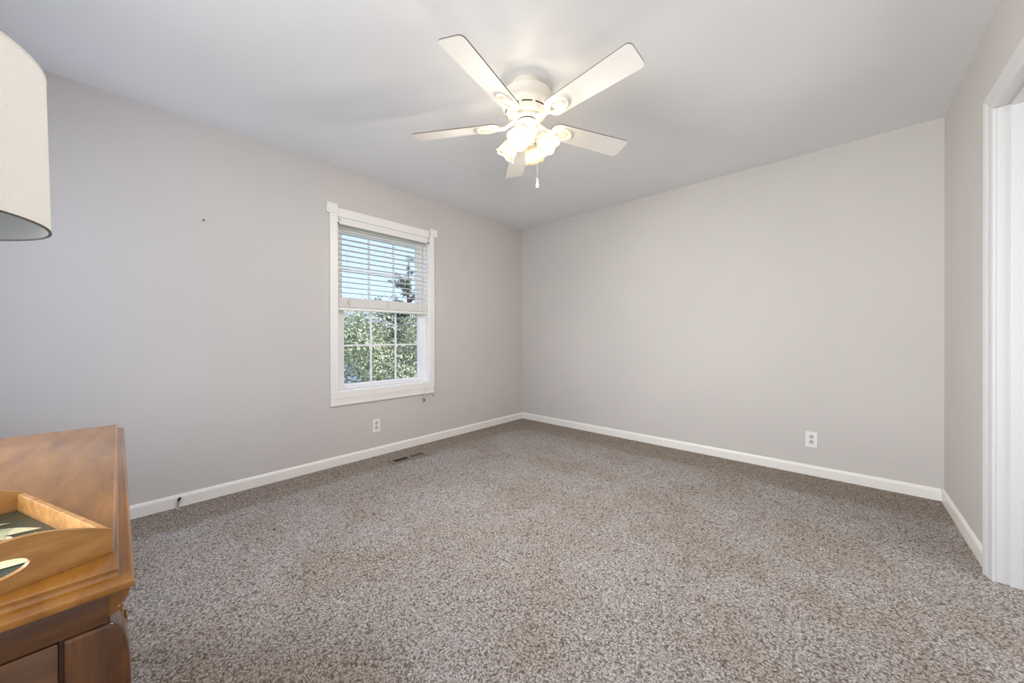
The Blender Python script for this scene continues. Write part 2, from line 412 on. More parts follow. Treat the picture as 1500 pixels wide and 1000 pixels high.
# ------------------------------------------------------------------ window blind
bl = thing('window_blind', 'white slatted blind pulled half way up inside the window', 'blind', (XL - .03, 1.66, 2.03))
def bpart(mb, name, m, parent=None, smooth=None):
    o = mb.build(name, m, smooth=smooth); child(o, bl)
    if parent is not None:
        o.parent = parent; o.matrix_parent_inverse = Matrix.Identity(4)
    return o
BY0, BY1 = WY0 + .014, WY1 - .014
XC = XL - .029
bpart(MB().box(XC - .026, XC + .022, BY0 + .002, BY1 - .002, 1.990, 2.030, .002), 'headrail', M_blind)
bpart(MB().box(XC + .024, XC + .032, BY0 + .020, BY1 - .004, 1.998, 2.030, .002), 'valance', M_blind)
sl = MB()
z = 1.9655; zs = []
while z > 1.405:
    zs.append(z); z -= .0447
for z in zs:
    b = bmesh.new(); n = 6; up = []; lo = []
    for i in range(n + 1):
        u = -1 + 2 * i / n; x = XC + u * .0245; zz = z + .0022 * (1 - u * u) - .001
        up.append([b.verts.new((x, yy, zz + .0012)) for yy in (BY0 + .001, BY1 - .001)])
        lo.append([b.verts.new((x, yy, zz - .0012)) for yy in (BY0 + .001, BY1 - .001)])
    for i in range(n):
        b.faces.new((up[i][0], up[i + 1][0], up[i + 1][1], up[i][1])); b.faces.new((lo[i][0], lo[i][1], lo[i + 1][1], lo[i + 1][0]))
        for e in (0, 1): b.faces.new((up[i][e], lo[i][e], lo[i + 1][e], up[i + 1][e]))
    for i in (0, n): b.faces.new((up[i][0], up[i][1], lo[i][1], lo[i][0]))
    bmesh.ops.recalc_face_normals(b, faces=b.faces[:]); sl.add(b)
bpart(sl, 'slats', M_blind)
stk = MB(); random.seed(3); z = 1.306
while z < 1.385:
    j = random.uniform(-.0012, .0012)
    stk.box(XC - .0245 + j, XC + .0245 + j, BY0 + .001 + abs(j), BY1 - .001, z, z + .0031, .0009, 1); z += .0035
bpart(stk, 'stacked_slats', M_blind)
bpart(MB().box(XC - .025, XC + .0255, BY0 + .001, BY1 - .001, 1.278, 1.303, .004), 'bottom_rail', M_blind, smooth=30)
for y in (BY0 + .095, (BY0 + BY1) / 2, BY1 - .115):
    c = MB()
    c.tube([(XC + .0262, y, 1.99), (XC + .0262, y, 1.385)], .0008, 6); c.tube([(XC - .0262, y, 1.99), (XC - .0262, y, 1.385)], .0008, 6)
    c.tube([(XC + .0275, y, 1.385), (XC + .0275, y, 1.30)], .0012, 6)
    c.box(XC + .0262, XC + .0295, y - .004, y + .004, 1.318, 1.342, .001)
    bpart(c, 'ladder_cord', M_cord)
# little cord tassel left hanging over the stack
tw = MB(); tw.tube([(XC + .030, BY0 + .075, 1.37), (XC + .031, BY0 + .078, 1.345)], [.003, .004], 8); tw.tube([(XC + .031, BY0 + .078, 1.345), (XC + .031, BY0 + .084, 1.315)], [.004, .0025], 8)
bpart(tw, 'cord_cleat', M_tassel)
lc = MB(); XO = XL + .024
lc.tube([(XC + .028, BY1 - .07, 1.99), (XL + .012, BY1 - .068, 1.35), (XL + .021, BY1 - .064, .62), (XO, BY1 - .060, .478)], .0011, 6)
o = bpart(lc, 'lift_cord', M_cord)
tt = MB().lathe([(.0, .004), (.007, .002), (.0095, -.024), (.0085, -.030), (0, -.0305)], 12, Matrix.Translation((XO, 2.036, .480)))
bpart(tt, 'tassel', M_tassel, o, smooth=40)
tt = MB().lathe([(.0, .0), (.007, -.001), (.008, -.018), (.005, -.030), (0, -.031)], 12, Matrix.Translation((XO, 2.033, .4505)))
bpart(tt, 'tassel_tip', M_tdark, o, smooth=40)
lc = MB(); lc.tube([(XC + .03, BY1 - .01, 1.99), (XL + .0215, BY1 + .03, 1.2), (XL + .0215, BY1 + .054, .62), (XL + .023, BY1 + .050, .50), (XL + .023, BY1 + .044, .476)], .0010, 6)
o = bpart(lc, 'tilt_cord', M_cord)
tt = MB().lathe([(0, .007), (.005, .004), (.006, 0), (.005, -.006), (0, -.008)], 12, Matrix.Translation((XL + .023, BY1 + .0435, .468)))
bpart(tt, 'cord_knob', M_tdark, o, smooth=50)

# tension rod under the head casing
rod = thing('tension_rod', 'thin white tension rod across the top of the window', 'curtain rod', (XL + .010, 1.66, 1.991))
def rpart(mb, name, m, smooth=40): return child(mb.build(name, m, smooth=smooth), rod)
rpart(MB().tube([(XL + .010, WY0 + .012, 1.991), (XL + .010, WY1 - .03, 1.991)], .0062, 14), 'rod', M_plast)
rpart(MB().tube([(XL + .010, WY0 + .0045, 1.991), (XL + .010, WY0 + .012, 1.991)], .0085, 14), 'end_cap', M_slot)
rg = MB()
rg.tube([(XL + .010, WY1 - .03, 1.991), (XL + .010, WY1 - .018, 1.991)], .0085, 14); rg.tube([(XL + .010, WY1 - .018, 1.991), (XL + .010, WY1 - .0045, 1.991)], .0075, 14)
rpart(rg, 'end_cap', M_chrome)

# ------------------------------------------------------------------ ceiling fan
FX, FY, FZ = -1.2789, 1.5277, 2.44
fan = thing('ceiling_fan', 'white five blade ceiling fan with four lit tulip shades', 'ceiling fan', (FX, FY, FZ))
def fpart(mb, name, m, parent=fan, smooth=35): return mb.build(name, m, parent, smooth)
fpart(MB().lathe([(.0, -.0005), (.085, -.0005), (.087, -.004), (.0855, -.045), (.0, -.045)], 48), 'canopy', M_fan)
fpart(MB().lathe([(.0, -.0455), (.089, -.0455), (.101, -.050), (.124, -.0555), (.136, -.061), (.1395, -.068), (.1365, -.074), (.1350, -.112), (.1375, -.117), (.1375, -.123), (.1335, -.134),
                  (.1255, -.146), (.1150, -.157), (.104, -.168), (.097, -.177), (.090, -.180), (.0, -.180)], 64), 'motor_housing', M_fan)
for i in range(10):          # narrow cooling slots round the rim and the underside
    a0 = 2 * PI * i / 10 + .15
    for (r0, zl, r1, zh) in ((.1149, -.1580, .1192, -.1534),):
        b = bmesh.new(); lo = []; hi = []
        for k in range(7):
            a = a0 + k * .0833
            lo.append(b.verts.new((r0 * math.cos(a), r0 * math.sin(a), zl))); hi.append(b.verts.new((r1 * math.cos(a), r1 * math.sin(a), zh)))
        for k in range(6): b.faces.new((lo[k], lo[k + 1], hi[k + 1], hi[k]))
        fpart(MB().add(b), 'cooling_slot', M_dark)
fpart(MB().lathe([(0, -.1805), (.076, -.1805), (.078, -.184), (.078, -.196), (.074, -.200), (0, -.200)], 40), 'flywheel', M_fan)
fpart(MB().lathe([(0, -.2005), (.052, -.2005), (.0525, -.203), (.0525, -.207), (0, -.207)], 40), 'dark_neck', M_dark)
fpart(MB().lathe([(0, -.2072), (.056, -.2072), (.060, -.211), (.061, -.218), (.061, -.245), (.057, -.250), (.042, -.254), (.038, -.262), (.045, -.268), (.046, -.280), (.036, -.292), (.018, -.300), (0, -.302)], 40), 'switch_housing', M_fan)

def blade_outline(L0, L1, w0, w1, r=.024):
    pts = []
    n = 8
    for i in range(n + 1):            # rounded root
        a = PI / 2 + PI * i / n
        pts.append((L0 + .045 + .045 * math.cos(a), w0 * .5 * math.sin(a)))
    out = pts[::-1]
    out = [(L0 + .045 + .045 * math.cos(PI * 1.5 - PI * i / n), w0 * .5 * math.sin(PI * 1.5 - PI * i / n)) for i in range(n + 1)]
    # now from (L0+.045, +w0/2) along + side to tip
    res = out[::-1] if False else out
    tip = []
    for i in range(6):
        a = PI / 2 - PI / 2 * i / 5; tip.append((L1 - r + r * math.cos(a), w1 / 2 - r + r * math.sin(a)))
    for i in range(6):
        a = -PI / 2 * i / 5; tip.append((L1 - r + r * math.cos(a), -w1 / 2 + r + r * math.sin(a)))
    return res + tip
ROOT, TIP, BZ = .150, .663, 2.2298 - FZ
def blade_mesh():
    b = MB(); pts = blade_outline(ROOT, TIP, .112, .136)
    b.prism(pts, -.003, .003)
    m = bpy.data.meshes.new('blade'); b.bm.to_mesh(m); b.bm.free()
    m.materials.append(M_blade); m.materials.append(M_edge)
    for p in m.polygons:
        if abs(p.normal.z) < .5: p.material_index = 1
    return m
def iron_mesh():
    b = MB()
    # arm from the flywheel that widens into an open loop screwed under the blade
    b.tube([(.070, 0, .012), (.095, 0, .004), (.125, 0, -.012), (.155, 0, -.012), (.180, 0, -.009)], [.012, .010, .0095, .010, .012], 12)
    loop = []
    for i in range(19):
        a = PI + .55 + (2 * PI - 1.1) * i / 18
        loop.append((.232 + .052 * math.cos(a), .036 * math.sin(a), -.009))
    b.tube([(.172, -.004, -.009)] + loop + [(.172, .004, -.009)], .0078, 10)
    b.box(.205, .262, -.030, .030, -.0062, -.0034, .001)
    for px, py in ((.215, .018), (.215, -.018), (.252, 0)):
        b.lathe([(0, -.0105), (.004, -.0100), (.005, -.0062), (0, -.0062)], 10, Matrix.Translation((px, py, 0)))
    m = bpy.data.meshes.new('blade_arm'); b.bm.to_mesh(m); b.bm.free(); m.materials.append(M_fan)
    for p in m.polygons: p.use_smooth = True
    m.set_sharp_from_angle(angle=.7)
    return m
bmsh, imsh = blade_mesh(), iron_mesh()
for k in range(5):
    a = 4.930 + k * 2 * PI / 5
    mt = Matrix.Translation((0, 0, BZ)) @ Matrix.Rotation(a, 4, 'Z')
    o = bpy.data.objects.new('blade', bmsh); C.objects.link(o); o.parent = fan
    o.matrix_local = mt @ Matrix.Rotation(math.radians(-13.0), 4, 'X')
    i_ = bpy.data.objects.new('blade_arm', imsh); C.objects.link(i_); i_.parent = o
    i_.matrix_local = Matrix.Rotation(math.radians(0), 4, 'X')

def shade_wob(k, n, a, r, z):
    t = max(0, (k - n * .55) / (n * .45)) if k < n else 0
    return r * (1 + .035 * t * math.cos(6 * a)), z - .004 * t * math.cos(6 * a)
for az in (-70, 20, 110, 200):
    a = math.radians(az)
    tilt = math.radians(38)
    base = Vector((.050 * math.cos(a), .050 * math.sin(a), -.258))
    ax = Vector((math.sin(tilt) * math.cos(a), math.sin(tilt) * math.sin(a), -math.cos(tilt)))
    q = Vector((0, 0, -1)).rotation_difference(ax).to_matrix().to_4x4()
    mt = Matrix.Translation(base) @ q
    arm = MB().lathe([(.0, .022), (.013, .020), (.015, .0), (.024, -.008), (.027, -.020), (.027, -.034), (.0, -.034)], 24, mt)
    ao = fpart(arm, 'lamp_holder', M_fan)
    prof = [(.0262, -.030), (.029, -.040), (.035, -.052), (.040, -.066), (.0425, -.080), (.0440, -.094), (.0465, -.107), (.0505, -.118), (.0560, -.127), (.0575, -.129),
            (.0560, -.1285), (.0490, -.118), (.0448, -.107), (.0424, -.094), (.0410, -.080), (.0385, -.066), (.0335, -.052), (.0275, -.040)]
    prof = [(r * 1.09, -.030 + (z + .030) * 1.08) for r, z in prof]
    def wob(k, n, aa, r, z):
        zz = -z; t = max(0, (zz - .088) / .04)
        return r * (1 + .05 * t * math.cos(6 * aa)), z - .004 * t * math.cos(6 * aa)
    so_ = fpart(MB().lathe(prof, 48, mt, cap=False, wob=wob), 'glass_shade', M_frost, smooth=60)
    bb = MB().lathe([(.0, -.034), (.010, -.036), (.0125, -.046), (.017, -.058), (.019, -.070), (.017, -.082), (.010, -.091), (0, -.094)], 24, mt)
    bo = fpart(bb, 'bulb', M_bulb, so_, smooth=60)
    L = bpy.data.lights.new('bulb_light', 'POINT'); L.energy = 7.2; L.color = (1, .955, .895); L.shadow_soft_size = .03
    lo_ = bpy.data.objects.new('bulb_light', L); C.objects.link(lo_); lo_.parent = fan
    lo_.location = mt @ Vector((0, 0, -.112))
ca = math.radians(65); cx, cy = .0640 * math.cos(ca), .0640 * math.sin(ca)
pc = fpart(MB().tube([(.060 * math.cos(ca), .060 * math.sin(ca), -.232), (cx, cy, -.240), (cx, cy, -.50)], .0016, 8), 'pull_chain', M_plast)
fpart(MB().lathe([(.0, .0), (.0025, -.001), (.004, -.018), (.0075, -.040), (.0072, -.055), (0, -.057)], 14, Matrix.Translation((cx, cy, -.4985))), 'pull_knob', M_plast, pc)

# ------------------------------------------------------------------ wall plates
def outlet(label, loc, rz, m=M_plast, blank=False, group=None):
    o = thing('wall_outlet' if not blank else 'wall_plate', label, 'outlet' if not blank else 'wall plate', loc, rz, group)
    # local: +Y out of the wall, X across, Z up
    MB().box(-.035, .035, 0, .0055, -.058, .058, .0022).build('cover_plate', m, o)
    if not blank:
        for s in (1, -1):
            pts = []
            for i in range(24):
                a = 2 * PI * i / 24; pts.append((max(-.0145, min(.0145, .0175 * math.cos(a))), .0165 * math.sin(a)))
            r = MB().prism(pts, .004, .0075, Matrix(((1, 0, 0, 0), (0, 0, 1, 0), (0, 1, 0, s * .0195), (0, 0, 0, 1))), .0008).build('socket', M_sock, o)
            h = MB()
            h.box(-.0085, -.0055, .0076, .0079, s * .0195 - .003, s * .0195 + .0065); h.box(.0055, .0085, .0076, .0079, s * .0195 - .003, s * .0195 + .0065)
            h.lathe([(0, 0), (.0035, 0), (.0035, .0003), (0, .0003)], 12, Matrix(((1, 0, 0, 0), (0, 0, 1, .0076), (0, 1, 0, s * .0195 + .0125), (0, 0, 0, 1))))
            h.build('slots', M_slot, r)
        MB().lathe([(0, .0055), (.0035, .0055), (.003, .0068), (0, .007)], 12, Matrix(((1, 0, 0, 0), (0, 0, 1, 0), (0, 1, 0, 0), (0, 0, 0, 1)))).build('screw', M_plast, o)
    else:
        MB().box(-.008, .008, .0055, .0075, -.010, .008, .0008).build('jack', M_wall, o)
        for s in (1, -1): MB().lathe([(0, .0055), (.0035, .0055), (.003, .0066), (0, .007)], 12, Matrix(((1, 0, 0, 0), (0, 0, 1, 0), (0, 1, 0, s * .042), (0, 0, 0, 1)))).build('screw', M_wall, o)
    return o
outlet('white duplex outlet low on the window wall above the floor vent', (XL, 1.547, .268), -PI / 2)
outlet('white duplex outlet low on the plain back wall near the right', (-.160, YB, .270), PI)
outlet('wall plate painted over in wall color between window and corner', (XL, 2.680, .291), -PI / 2, M_wall, True)

# nail left in the wall
nl = MB().tube([(0, 0, 0), (.012, 0, .004)], .0032, 10); nl.tube([(.012, 0, .004), (.0145, 0, .0045)], .0055, 12)
tag(nl.build('nail', M_tdark, None, 40, (XL, .3765, 1.809)), 'small dark nail sticking out of the wall left of the window', 'nail')

# floor register
vt = thing('floor_vent', 'tan metal floor register with dark openings below the window', 'floor vent', (-2.781, 1.708, 0))
M_reg = mat('tan_register_paint', S(134, 121, 105), .5)
fr = MB()
VX0, VX1 = -.058, .058
fr.box(-.060, -.037, -.165, .165, .0005, .008, .0015); fr.box(.037, .060, -.165, .165, .0005, .008, .0015)
fr.box(-.037, .037, -.165, -.146, .0005, .008, .0015); fr.box(-.037, .037, .146, .165, .0005, .008, .0015); fr.box(-.037, .037, -.010, .010, .0005, .008, .0015)
fr.build('frame', M_reg, vt)
MB().box(-.0365, .0365, -.1455, .1455, .0003, .0012).build('duct_opening', M_dark, vt)
lv = MB()
M_louv = mat('dark_brown_louver', S(92, 80, 66), .5)
for k in range(5):
    y = .026 + k * .025
    b = bmesh.new(); bmesh.ops.create_cube(b, size=1); bmesh.ops.scale(b, vec=(.072, .016, .0012), verts=b.verts[:])
    lv.add(b, Matrix.Translation((0, y, .0042)) @ Matrix.Rotation(.25, 4, 'X'))
lv.build('louvers', M_louv, vt)

# cable stub by the left baseboard
cbx = thing('cable_stub', 'short cable stub with dark metal end at the left baseboard', 'cable', (XL + .034, .246, 0))
M_cab = mat('grey_cable_jacket', S(150, 146, 138), .5)
MB().tube([(.0, -.002, .0), (-.004, .0, .02), (-.006, .004, .045)], .0045, 10).build('cable', M_cab, cbx, 40)
MB().tube([(-.006, .004, .045), (-.0065, .006, .056), (-.004, .012, .062)], .0068, 10).build('connector', mat('dark_metal', S(72, 72, 66), .35, .8), cbx, 40)
MB().tube([(.012, -.006, .004), (.026, -.002, .007), (.036, .006, .004)], .004, 8).build('cable_tie', mat('pale_copper', S(214, 190, 172), .4), cbx, 40)

random.seed(11)
b = bmesh.new(); bmesh.ops.create_icosphere(b, subdivisions=2, radius=.006)
for v in b.verts: v.co *= random.uniform(.75, 1.15); v.co.z *= .6
tag(MB().add(b).build('lint_speck', M_dark, None, 60, (-2.286, .573, .004)), 'tiny black speck lying on the carpet in front of the window wall', 'speck')

# ------------------------------------------------------------------ dresser
DX1, DX0, DYF, DYB, DH = -.6675, -1.82, .0135, -.570, .760
dr = thing('dresser', 'amber walnut dresser with molded top edge at the left', 'dresser', (-1.24, -.28, 0))
def dpart(mb, name, m, parent=None, smooth=30):
    o = mb.build(name, m, smooth=smooth); child(o, dr)
    if parent is not None: o.parent = parent; o.matrix_parent_inverse = Matrix.Identity(4)
    return o
def offset_rect(d, z): return [(DX0 + d, DYB), (DX1 - d, DYB), (DX1 - d, DYF - d), (DX0 + d, DYF - d)], z
def stack_rect(levels):
    b = bmesh.new(); rings = []
    for d, z in levels:
        pts, z = offset_rect(d, z); rings.append([b.verts.new((x, y, z)) for x, y in pts])
    for p, q in zip(rings, rings[1:]):
        for i in range(4): b.faces.new((p[i], p[(i + 1) % 4], q[(i + 1) % 4], q[i]))
    b.faces.new(rings[0][::-1]); b.faces.new(rings[-1]); bmesh.ops.recalc_face_normals(b, faces=b.faces[:]); return b
tp = MB().add(stack_rect([(.022, .7300), (.008, .7315), (.001, .7345), (0, .738), (.0005, .742), (.004, .7455), (.010, .7475), (.0135, .7485), (.0145, .7500),
                          (.0150, .7535), (.0145, .7575), (.0155, .7595), (.0180, .7602), (.0195, .7595), (.0205, .7600), (.30, .7600)]))
dpart(tp, 'top', M_walnut)
BX1 = -.688
dpart(MB().box(DX0 + .02, BX1, DYB + .004, -.010, .690, .7305, .0008), 'frieze', M_walnut_d)
# convex frieze drawer front with a bead under it
fz = bmesh.new(); A = []; B = []
pf = [(-.012, .6915), (-.004, .6925), (.000, .6955), (.0005, .6985), (-.002, .7005), (.004, .704), (.0085, .712), (.009, .720), (.0055, .727), (-.004, .7290), (-.012, .7293)]
for y, z in pf:
    A.append(fz.verts.new((DX0 + .03, y, z))); B.append(fz.verts.new((BX1 - .012, y, z)))
for i in range(len(pf)): fz.faces.new((A[i], A[(i + 1) % len(pf)], B[(i + 1) % len(pf)], B[i]))
fz.faces.new(A); fz.faces.new(B[::-1]); bmesh.ops.recalc_face_normals(fz, faces=fz.faces[:])
dpart(MB().add(fz), 'frieze_molding', M_walnut, smooth=50)
# carcass below the frieze (end panel sits back between the posts)
dpart(MB().box(DX0 + .035, BX1 - .014, DYB + .004, -.022, .10, .6895, .001), 'carcass', M_walnut_d)
# corner posts with a rounded, outward-bowed shoulder
def post(x0, x1):
    pr = [(-.0445, .6885), (-.012, .6885), (-.0065, .6865), (-.001, .6815), (.004, .672), (.0075, .655), (.0095, .635), (.0105, .60), (.0105, .45), (.006, .30), (.0, .18), (-.002, .10), (.004, .05), (.008, .0), (-.036, .0), (-.0445, .10)]
    b = bmesh.new(); n = len(pr)
    A = [b.verts.new((x0, y, z)) for y, z in pr]; B = [b.verts.new((x1, y, z)) for y, z in pr]
    b.faces.new(A); b.faces.new(B[::-1])
    for i in range(n): b.faces.new((A[i], A[(i + 1) % n], B[(i + 1) % n], B[i]))
    bmesh.ops.recalc_face_normals(b, faces=b.faces[:])
    ed = [e for e in b.edges if abs(e.verts[0].co.x - e.verts[1].co.x) < 1e-6 and max(e.verts[0].co.y, e.verts[1].co.y) > -.02]
    bmesh.ops.bevel(b, geom=ed, offset=.005, segments=4, affect='EDGES', profile=.5)
    return MB().add(b)
dpart(post(BX1 - .045, BX1 + .0005), 'corner_post', M_walnut_z, smooth=50)
dpart(post(DX0 + .0195, DX0 + .065), 'corner_post', M_walnut_z, smooth=50)
for xx in ((BX1 - .045, BX1), (DX0 + .02, DX0 + .065)):
    dpart(MB().box(xx[0], xx[1], DYB + .004, DYB + .050, 0, .689, .003), 'back_post', M_walnut_z)
# end panel: frame and sunk field, both ends
for s in (0, 1):
    xo = BX1 - .004 if s == 0 else DX0 + .024
    sg = -1 if s == 0 else 1
    e = MB()
    X0, X1 = sorted((xo, xo + sg * .010))
    e.box(X0, X1, -.105, -.0495, .12, .686, .002); e.box(X0, X1, DYB + .052, DYB + .105, .12, .686, .002)
    e.box(X0, X1, DYB + .105, -.105, .632, .686, .002); e.box(X0, X1, DYB + .105, -.105, .12, .18, .002)
    eo = dpart(e, 'end_panel', M_walnut_d)
    X0, X1 = sorted((xo + sg * .004, xo + sg * .012))
    dpart(MB().box(X0, X1, DYB + .104, -.104, .178, .634, .001), 'panel_field', M_walnut_z, eo)
# drawers on the front
for r in range(3):
    for c in range(2):
        x0 = DX0 + .072 + c * .504; z0 = .125 + r * .188
        d = MB().box(x0, x0 + .495, -.022, .004, z0, z0 + .178, .006, 3)
        do = dpart(d, 'drawer', M_walnut)
        for kx in (.12, .375):      # flat bail pulls lying against the drawer face
            xk, zk = x0 + kx, z0 + .09
            pl = dpart(MB().box(xk - .036, xk + .036, .0035, .0052, zk - .012, zk + .014, .0008), 'pull_plate', M_brass, do)
            bp = MB(); bp.tube([(xk - .028, .0065, zk), (xk - .025, .0075, zk - .016), (xk, .0078, zk - .022), (xk + .025, .0075, zk - .016), (xk + .028, .0065, zk)], .0018, 8)
            dpart(bp, 'bail', M_brass, do)

# ------------------------------------------------------------------ serving tray
ang = math.atan2(-.942, .336)           # direction of the near (handled) side
tr = thing('serving_tray', 'pale oak serving tray with leaf print under glass on the dresser', 'tray', (-.7335, -.0055, DH + .0003), ang)
# local: +X along the handled side, +Y away: local Y must point to (-.926,-.379)
W_, L_ = .200, .311
def side_prof(n=14):
    pts = [(0, 0)]
    pts += [(W_, 0)]
    def hgt(t):                     # t = distance from an end
        return .031 + .028 * math.sin(PI / 2 * min(1, t / .085))
    for i in range(n + 1):
        t = W_ * (1 - i / n); pts.append((t, hgt(min(t, W_ - t))))
    return pts
def handled_side(y0, y1):
    outer = side_prof(24); b = bmesh.new()
    hole = [(W_ / 2 + .030 * math.cos(2 * PI * i / 28), .0275 + .0115 * math.sin(2 * PI * i / 28)) for i in range(28)]
    fr = []
    for y in (y0, y1):
        ov = [b.verts.new((x, y, z)) for x, z in outer]; hv = [b.verts.new((x, y, z)) for x, z in hole]
        oe = [b.edges.new((ov[i], ov[(i + 1) % len(ov)])) for i in range(len(ov))]; he = [b.edges.new((hv[i], hv[(i + 1) % len(hv)])) for i in range(len(hv))]
        bmesh.ops.triangle_fill(b, use_beauty=True, use_dissolve=False, edges=oe + he)
        fr.append((ov, hv))
    (o0, h0), (o1, h1) = fr
    for a0, a1 in ((o0, o1), (h0, h1)):
        n = len(a0)
        for i in range(n): b.faces.new((a0[i], a0[(i + 1) % n], a1[(i + 1) % n], a1[i]))
    bmesh.ops.recalc_face_normals(b, faces=b.faces[:]); return b
TH = .0075
s1 = MB().add(handled_side(0, -TH)); s1.build('handle_side', M_tray, tr, 30)
s2 = MB().add(handled_side(-L_ + TH, -L_)); s2.build('handle_side', M_tray, tr, 30)
MB().box(0, TH, -L_ + TH + .0002, -TH - .0002, 0, .031, .0012).build('long_side', M_tray, tr)
MB().box(W_ - TH, W_, -L_ + TH + .0002, -TH - .0002, 0, .031, .0012).build('long_side', M_tray, tr)
M_print = mat('dark_green_print', S(58, 64, 44), .6)
MB().box(TH + .0002, W_ - TH - .0002, -L_ + TH + .0002, -TH - .0002, 0, .004).build('bottom_board', M_print, tr)
M_leafp = mat('printed_leaves', S(150, 160, 120), .6)
v = coords(M_leafp); nn = N(M_leafp, 'ShaderNodeTexVoronoi', Scale=18.0); LK(M_leafp, v, nn.inputs['Vector'])
LK(M_leafp, ramp(M_leafp, nn.outputs['Color'], [(.15, S(104, 124, 84)), (.5, S(150, 158, 126)), (.85, S(226, 218, 170))]), P(M_leafp).inputs['Base Color'])
random.seed(5); nl_ = 0
while nl_ < 40:
    ln = random.uniform(.045, .11); wd = ln * random.uniform(.2, .38)
    pts = []
    for i in range(9): t = i / 8; pts.append((t * ln, wd * .5 * math.sin(PI * t ** .8)))
    for i in range(7, 0, -1): t = i / 8; pts.append((t * ln, -wd * .5 * math.sin(PI * t ** .8)))
    cxx = random.uniform(.03, W_ - .03); cyy = -random.uniform(.03, L_ - .03); a = random.uniform(-PI, PI)
    ex, ey = cxx + ln * math.cos(a), cyy + ln * math.sin(a)
    if not (.014 < ex < W_ - .014 and -L_ + .014 < ey < -.014): continue
    MB().prism(pts, 0, .00005, Matrix.Translation((cxx, cyy, .0041 + nl_ * .00005)) @ Matrix.Rotation(a, 4, 'Z')).build('printed_leaf', M_leafp, tr)
    nl_ += 1
MB().box(TH + .0003, W_ - TH - .0003, -L_ + TH + .0003, -TH - .0003, .0062, .0080).build('glass_pane', M_glass, tr)

# ------------------------------------------------------------------ table lamp
LX, LY = -1.147, -.318
SB, ST = 1.261, 1.558
lp = thing('table_lamp', 'unlit table lamp with a white linen drum shade on the dresser', 'lamp', (LX, LY, DH + .0003))
z0 = DH
MB().lathe([(0, 0), (.075, 0), (.078, .004), (.078, .014), (.070, .020), (.050, .026), (.046, .034), (.060, .060), (.084, .110), (.092, .160), (.086, .210), (.062, .260), (.034, .300), (.024, .330), (.026, .345), (.018, .352), (0, .352)], 48).build('base', M_ceramic, lp, 40)
MB().lathe([(0, .352), (.012, .352), (.012, .430), (.018, .434), (.018, .475), (.010, .480), (0, .480)], 24).build('socket', M_brass, lp, 40)
MB().lathe([(0, .480), (.012, .482), (.014, .500), (.026, .535), (.030, .560), (.024, .585), (.010, .598), (0, .600)], 24).build('bulb', mat('unlit_bulb', S(235, 235, 230), .3), lp, 60)
hp = MB(); hp.tube([(0, .018, .440), (0, .050, .500), (0, .062, .580), (0, .045, .680), (0, .012, .745), (0, 0, .752), (0, -.012, .745), (0, -.045, .680), (0, -.062, .580), (0, -.050, .500), (0, -.018, .440)], .0022, 8)
hp.build('harp', M_brass, lp, 60)
MB().lathe([(0, .752), (.006, .752), (.006, .790), (.010, .800), (.007, .812), (0, .815)], 16).build('finial', M_brass, lp, 60)
hs, ht = SB - DH, ST - DH
sh = MB().lathe([(.2300, hs), (.2250, ht), (.2230, ht), (.2280, hs)], 96, cap=False).build('lamp_shade', M_shade, lp, 40)
MB().lathe([(.2274, hs - .0005), (.2227, ht - .003)], 96, cap=False).build('liner', M_liner, sh, 40)
for zz, rr, mm in ((hs, .2290, M_rim), (ht, .2241, M_shade)):
    MB().lathe([(rr - .0022, zz - .0018), (rr + .0018, zz - .0018), (rr + .0018, zz + .0008), (rr - .0022, zz + .0008), (rr - .0022, zz - .0018)], 96, cap=False).build('rim', mm, sh, 40)

spd = MB()
for k in range(3):
    a = 2 * PI * k / 3 + .4; spd.tube([(.006 * math.cos(a), .006 * math.sin(a), ht - .02), (.2230 * math.cos(a), .2230 * math.sin(a), ht - .006)], .0018, 8)
spd.lathe([(.005, ht - .022), (.012, ht - .022), (.012, ht - .018), (.005, ht - .018), (.005, ht - .022)], 20, cap=False)
spd.build('spider', M_brass, sh, 40)
# vertical seam of the fabric
sa = math.radians(52.6); sb = bmesh.new(); q = []
for k in range(3):
    a = sa + (k - 1) * .007
    q.append([sb.verts.new((r * math.cos(a), r * math.sin(a), z)) for r, z in ((.2307, hs + .001), (.2257, ht - .001))])
for k in range(2): sb.faces.new((q[k][0], q[k + 1][0], q[k + 1][1], q[k][1]))
MB().add(sb).build('seam', mat('shade_seam', S(150, 142, 130), .8), sh)

# ------------------------------------------------------------------ outdoors
GZ = -2.9
def plain(name, col, rough=.9): return mat(name, col, rough, spec=.1)
M_lawn = plain('lawn_grass', S(110, 128, 70))
v = coords(M_lawn); nn = N(M_lawn, 'ShaderNodeTexNoise', Scale=3.0, Detail=6.0); LK(M_lawn, v, nn.inputs['Vector'])
LK(M_lawn, ramp(M_lawn, nn.outputs[0], [(.3, S(84, 104, 52)), (.7, S(140, 150, 90))]), P(M_lawn).inputs['Base Color'])
struct(MB().box(-45, -3.4, -18, 34, GZ - .2, GZ).build('lawn', M_lawn), 'green lawn below the window', 'lawn')
def leafmat(name, a, b_, c_):
    m = mat(name, b_, .6, spec=.3); t = N(m, 'ShaderNodeTexCoord'); n = N(m, 'ShaderNodeTexNoise', Scale=5.0, Detail=4.0); LK(m, t.outputs['Object'], n.inputs['Vector'])
    LK(m, ramp(m, n.outputs[0], [(.3, a), (.5, b_), (.7, c_)]), P(m).inputs['Base Color'])
    P(m).inputs['Subsurface Weight'].default_value = 0
    return m
M_leaf = leafmat('pale_green_leaves', S(118, 128, 96), S(164, 171, 138), S(206, 209, 186))
M_leafd = leafmat('dark_green_leaves', S(64, 78, 62), S(92, 106, 84), S(128, 138, 112))
M_bark = plain('grey_bark', S(98, 86, 74))
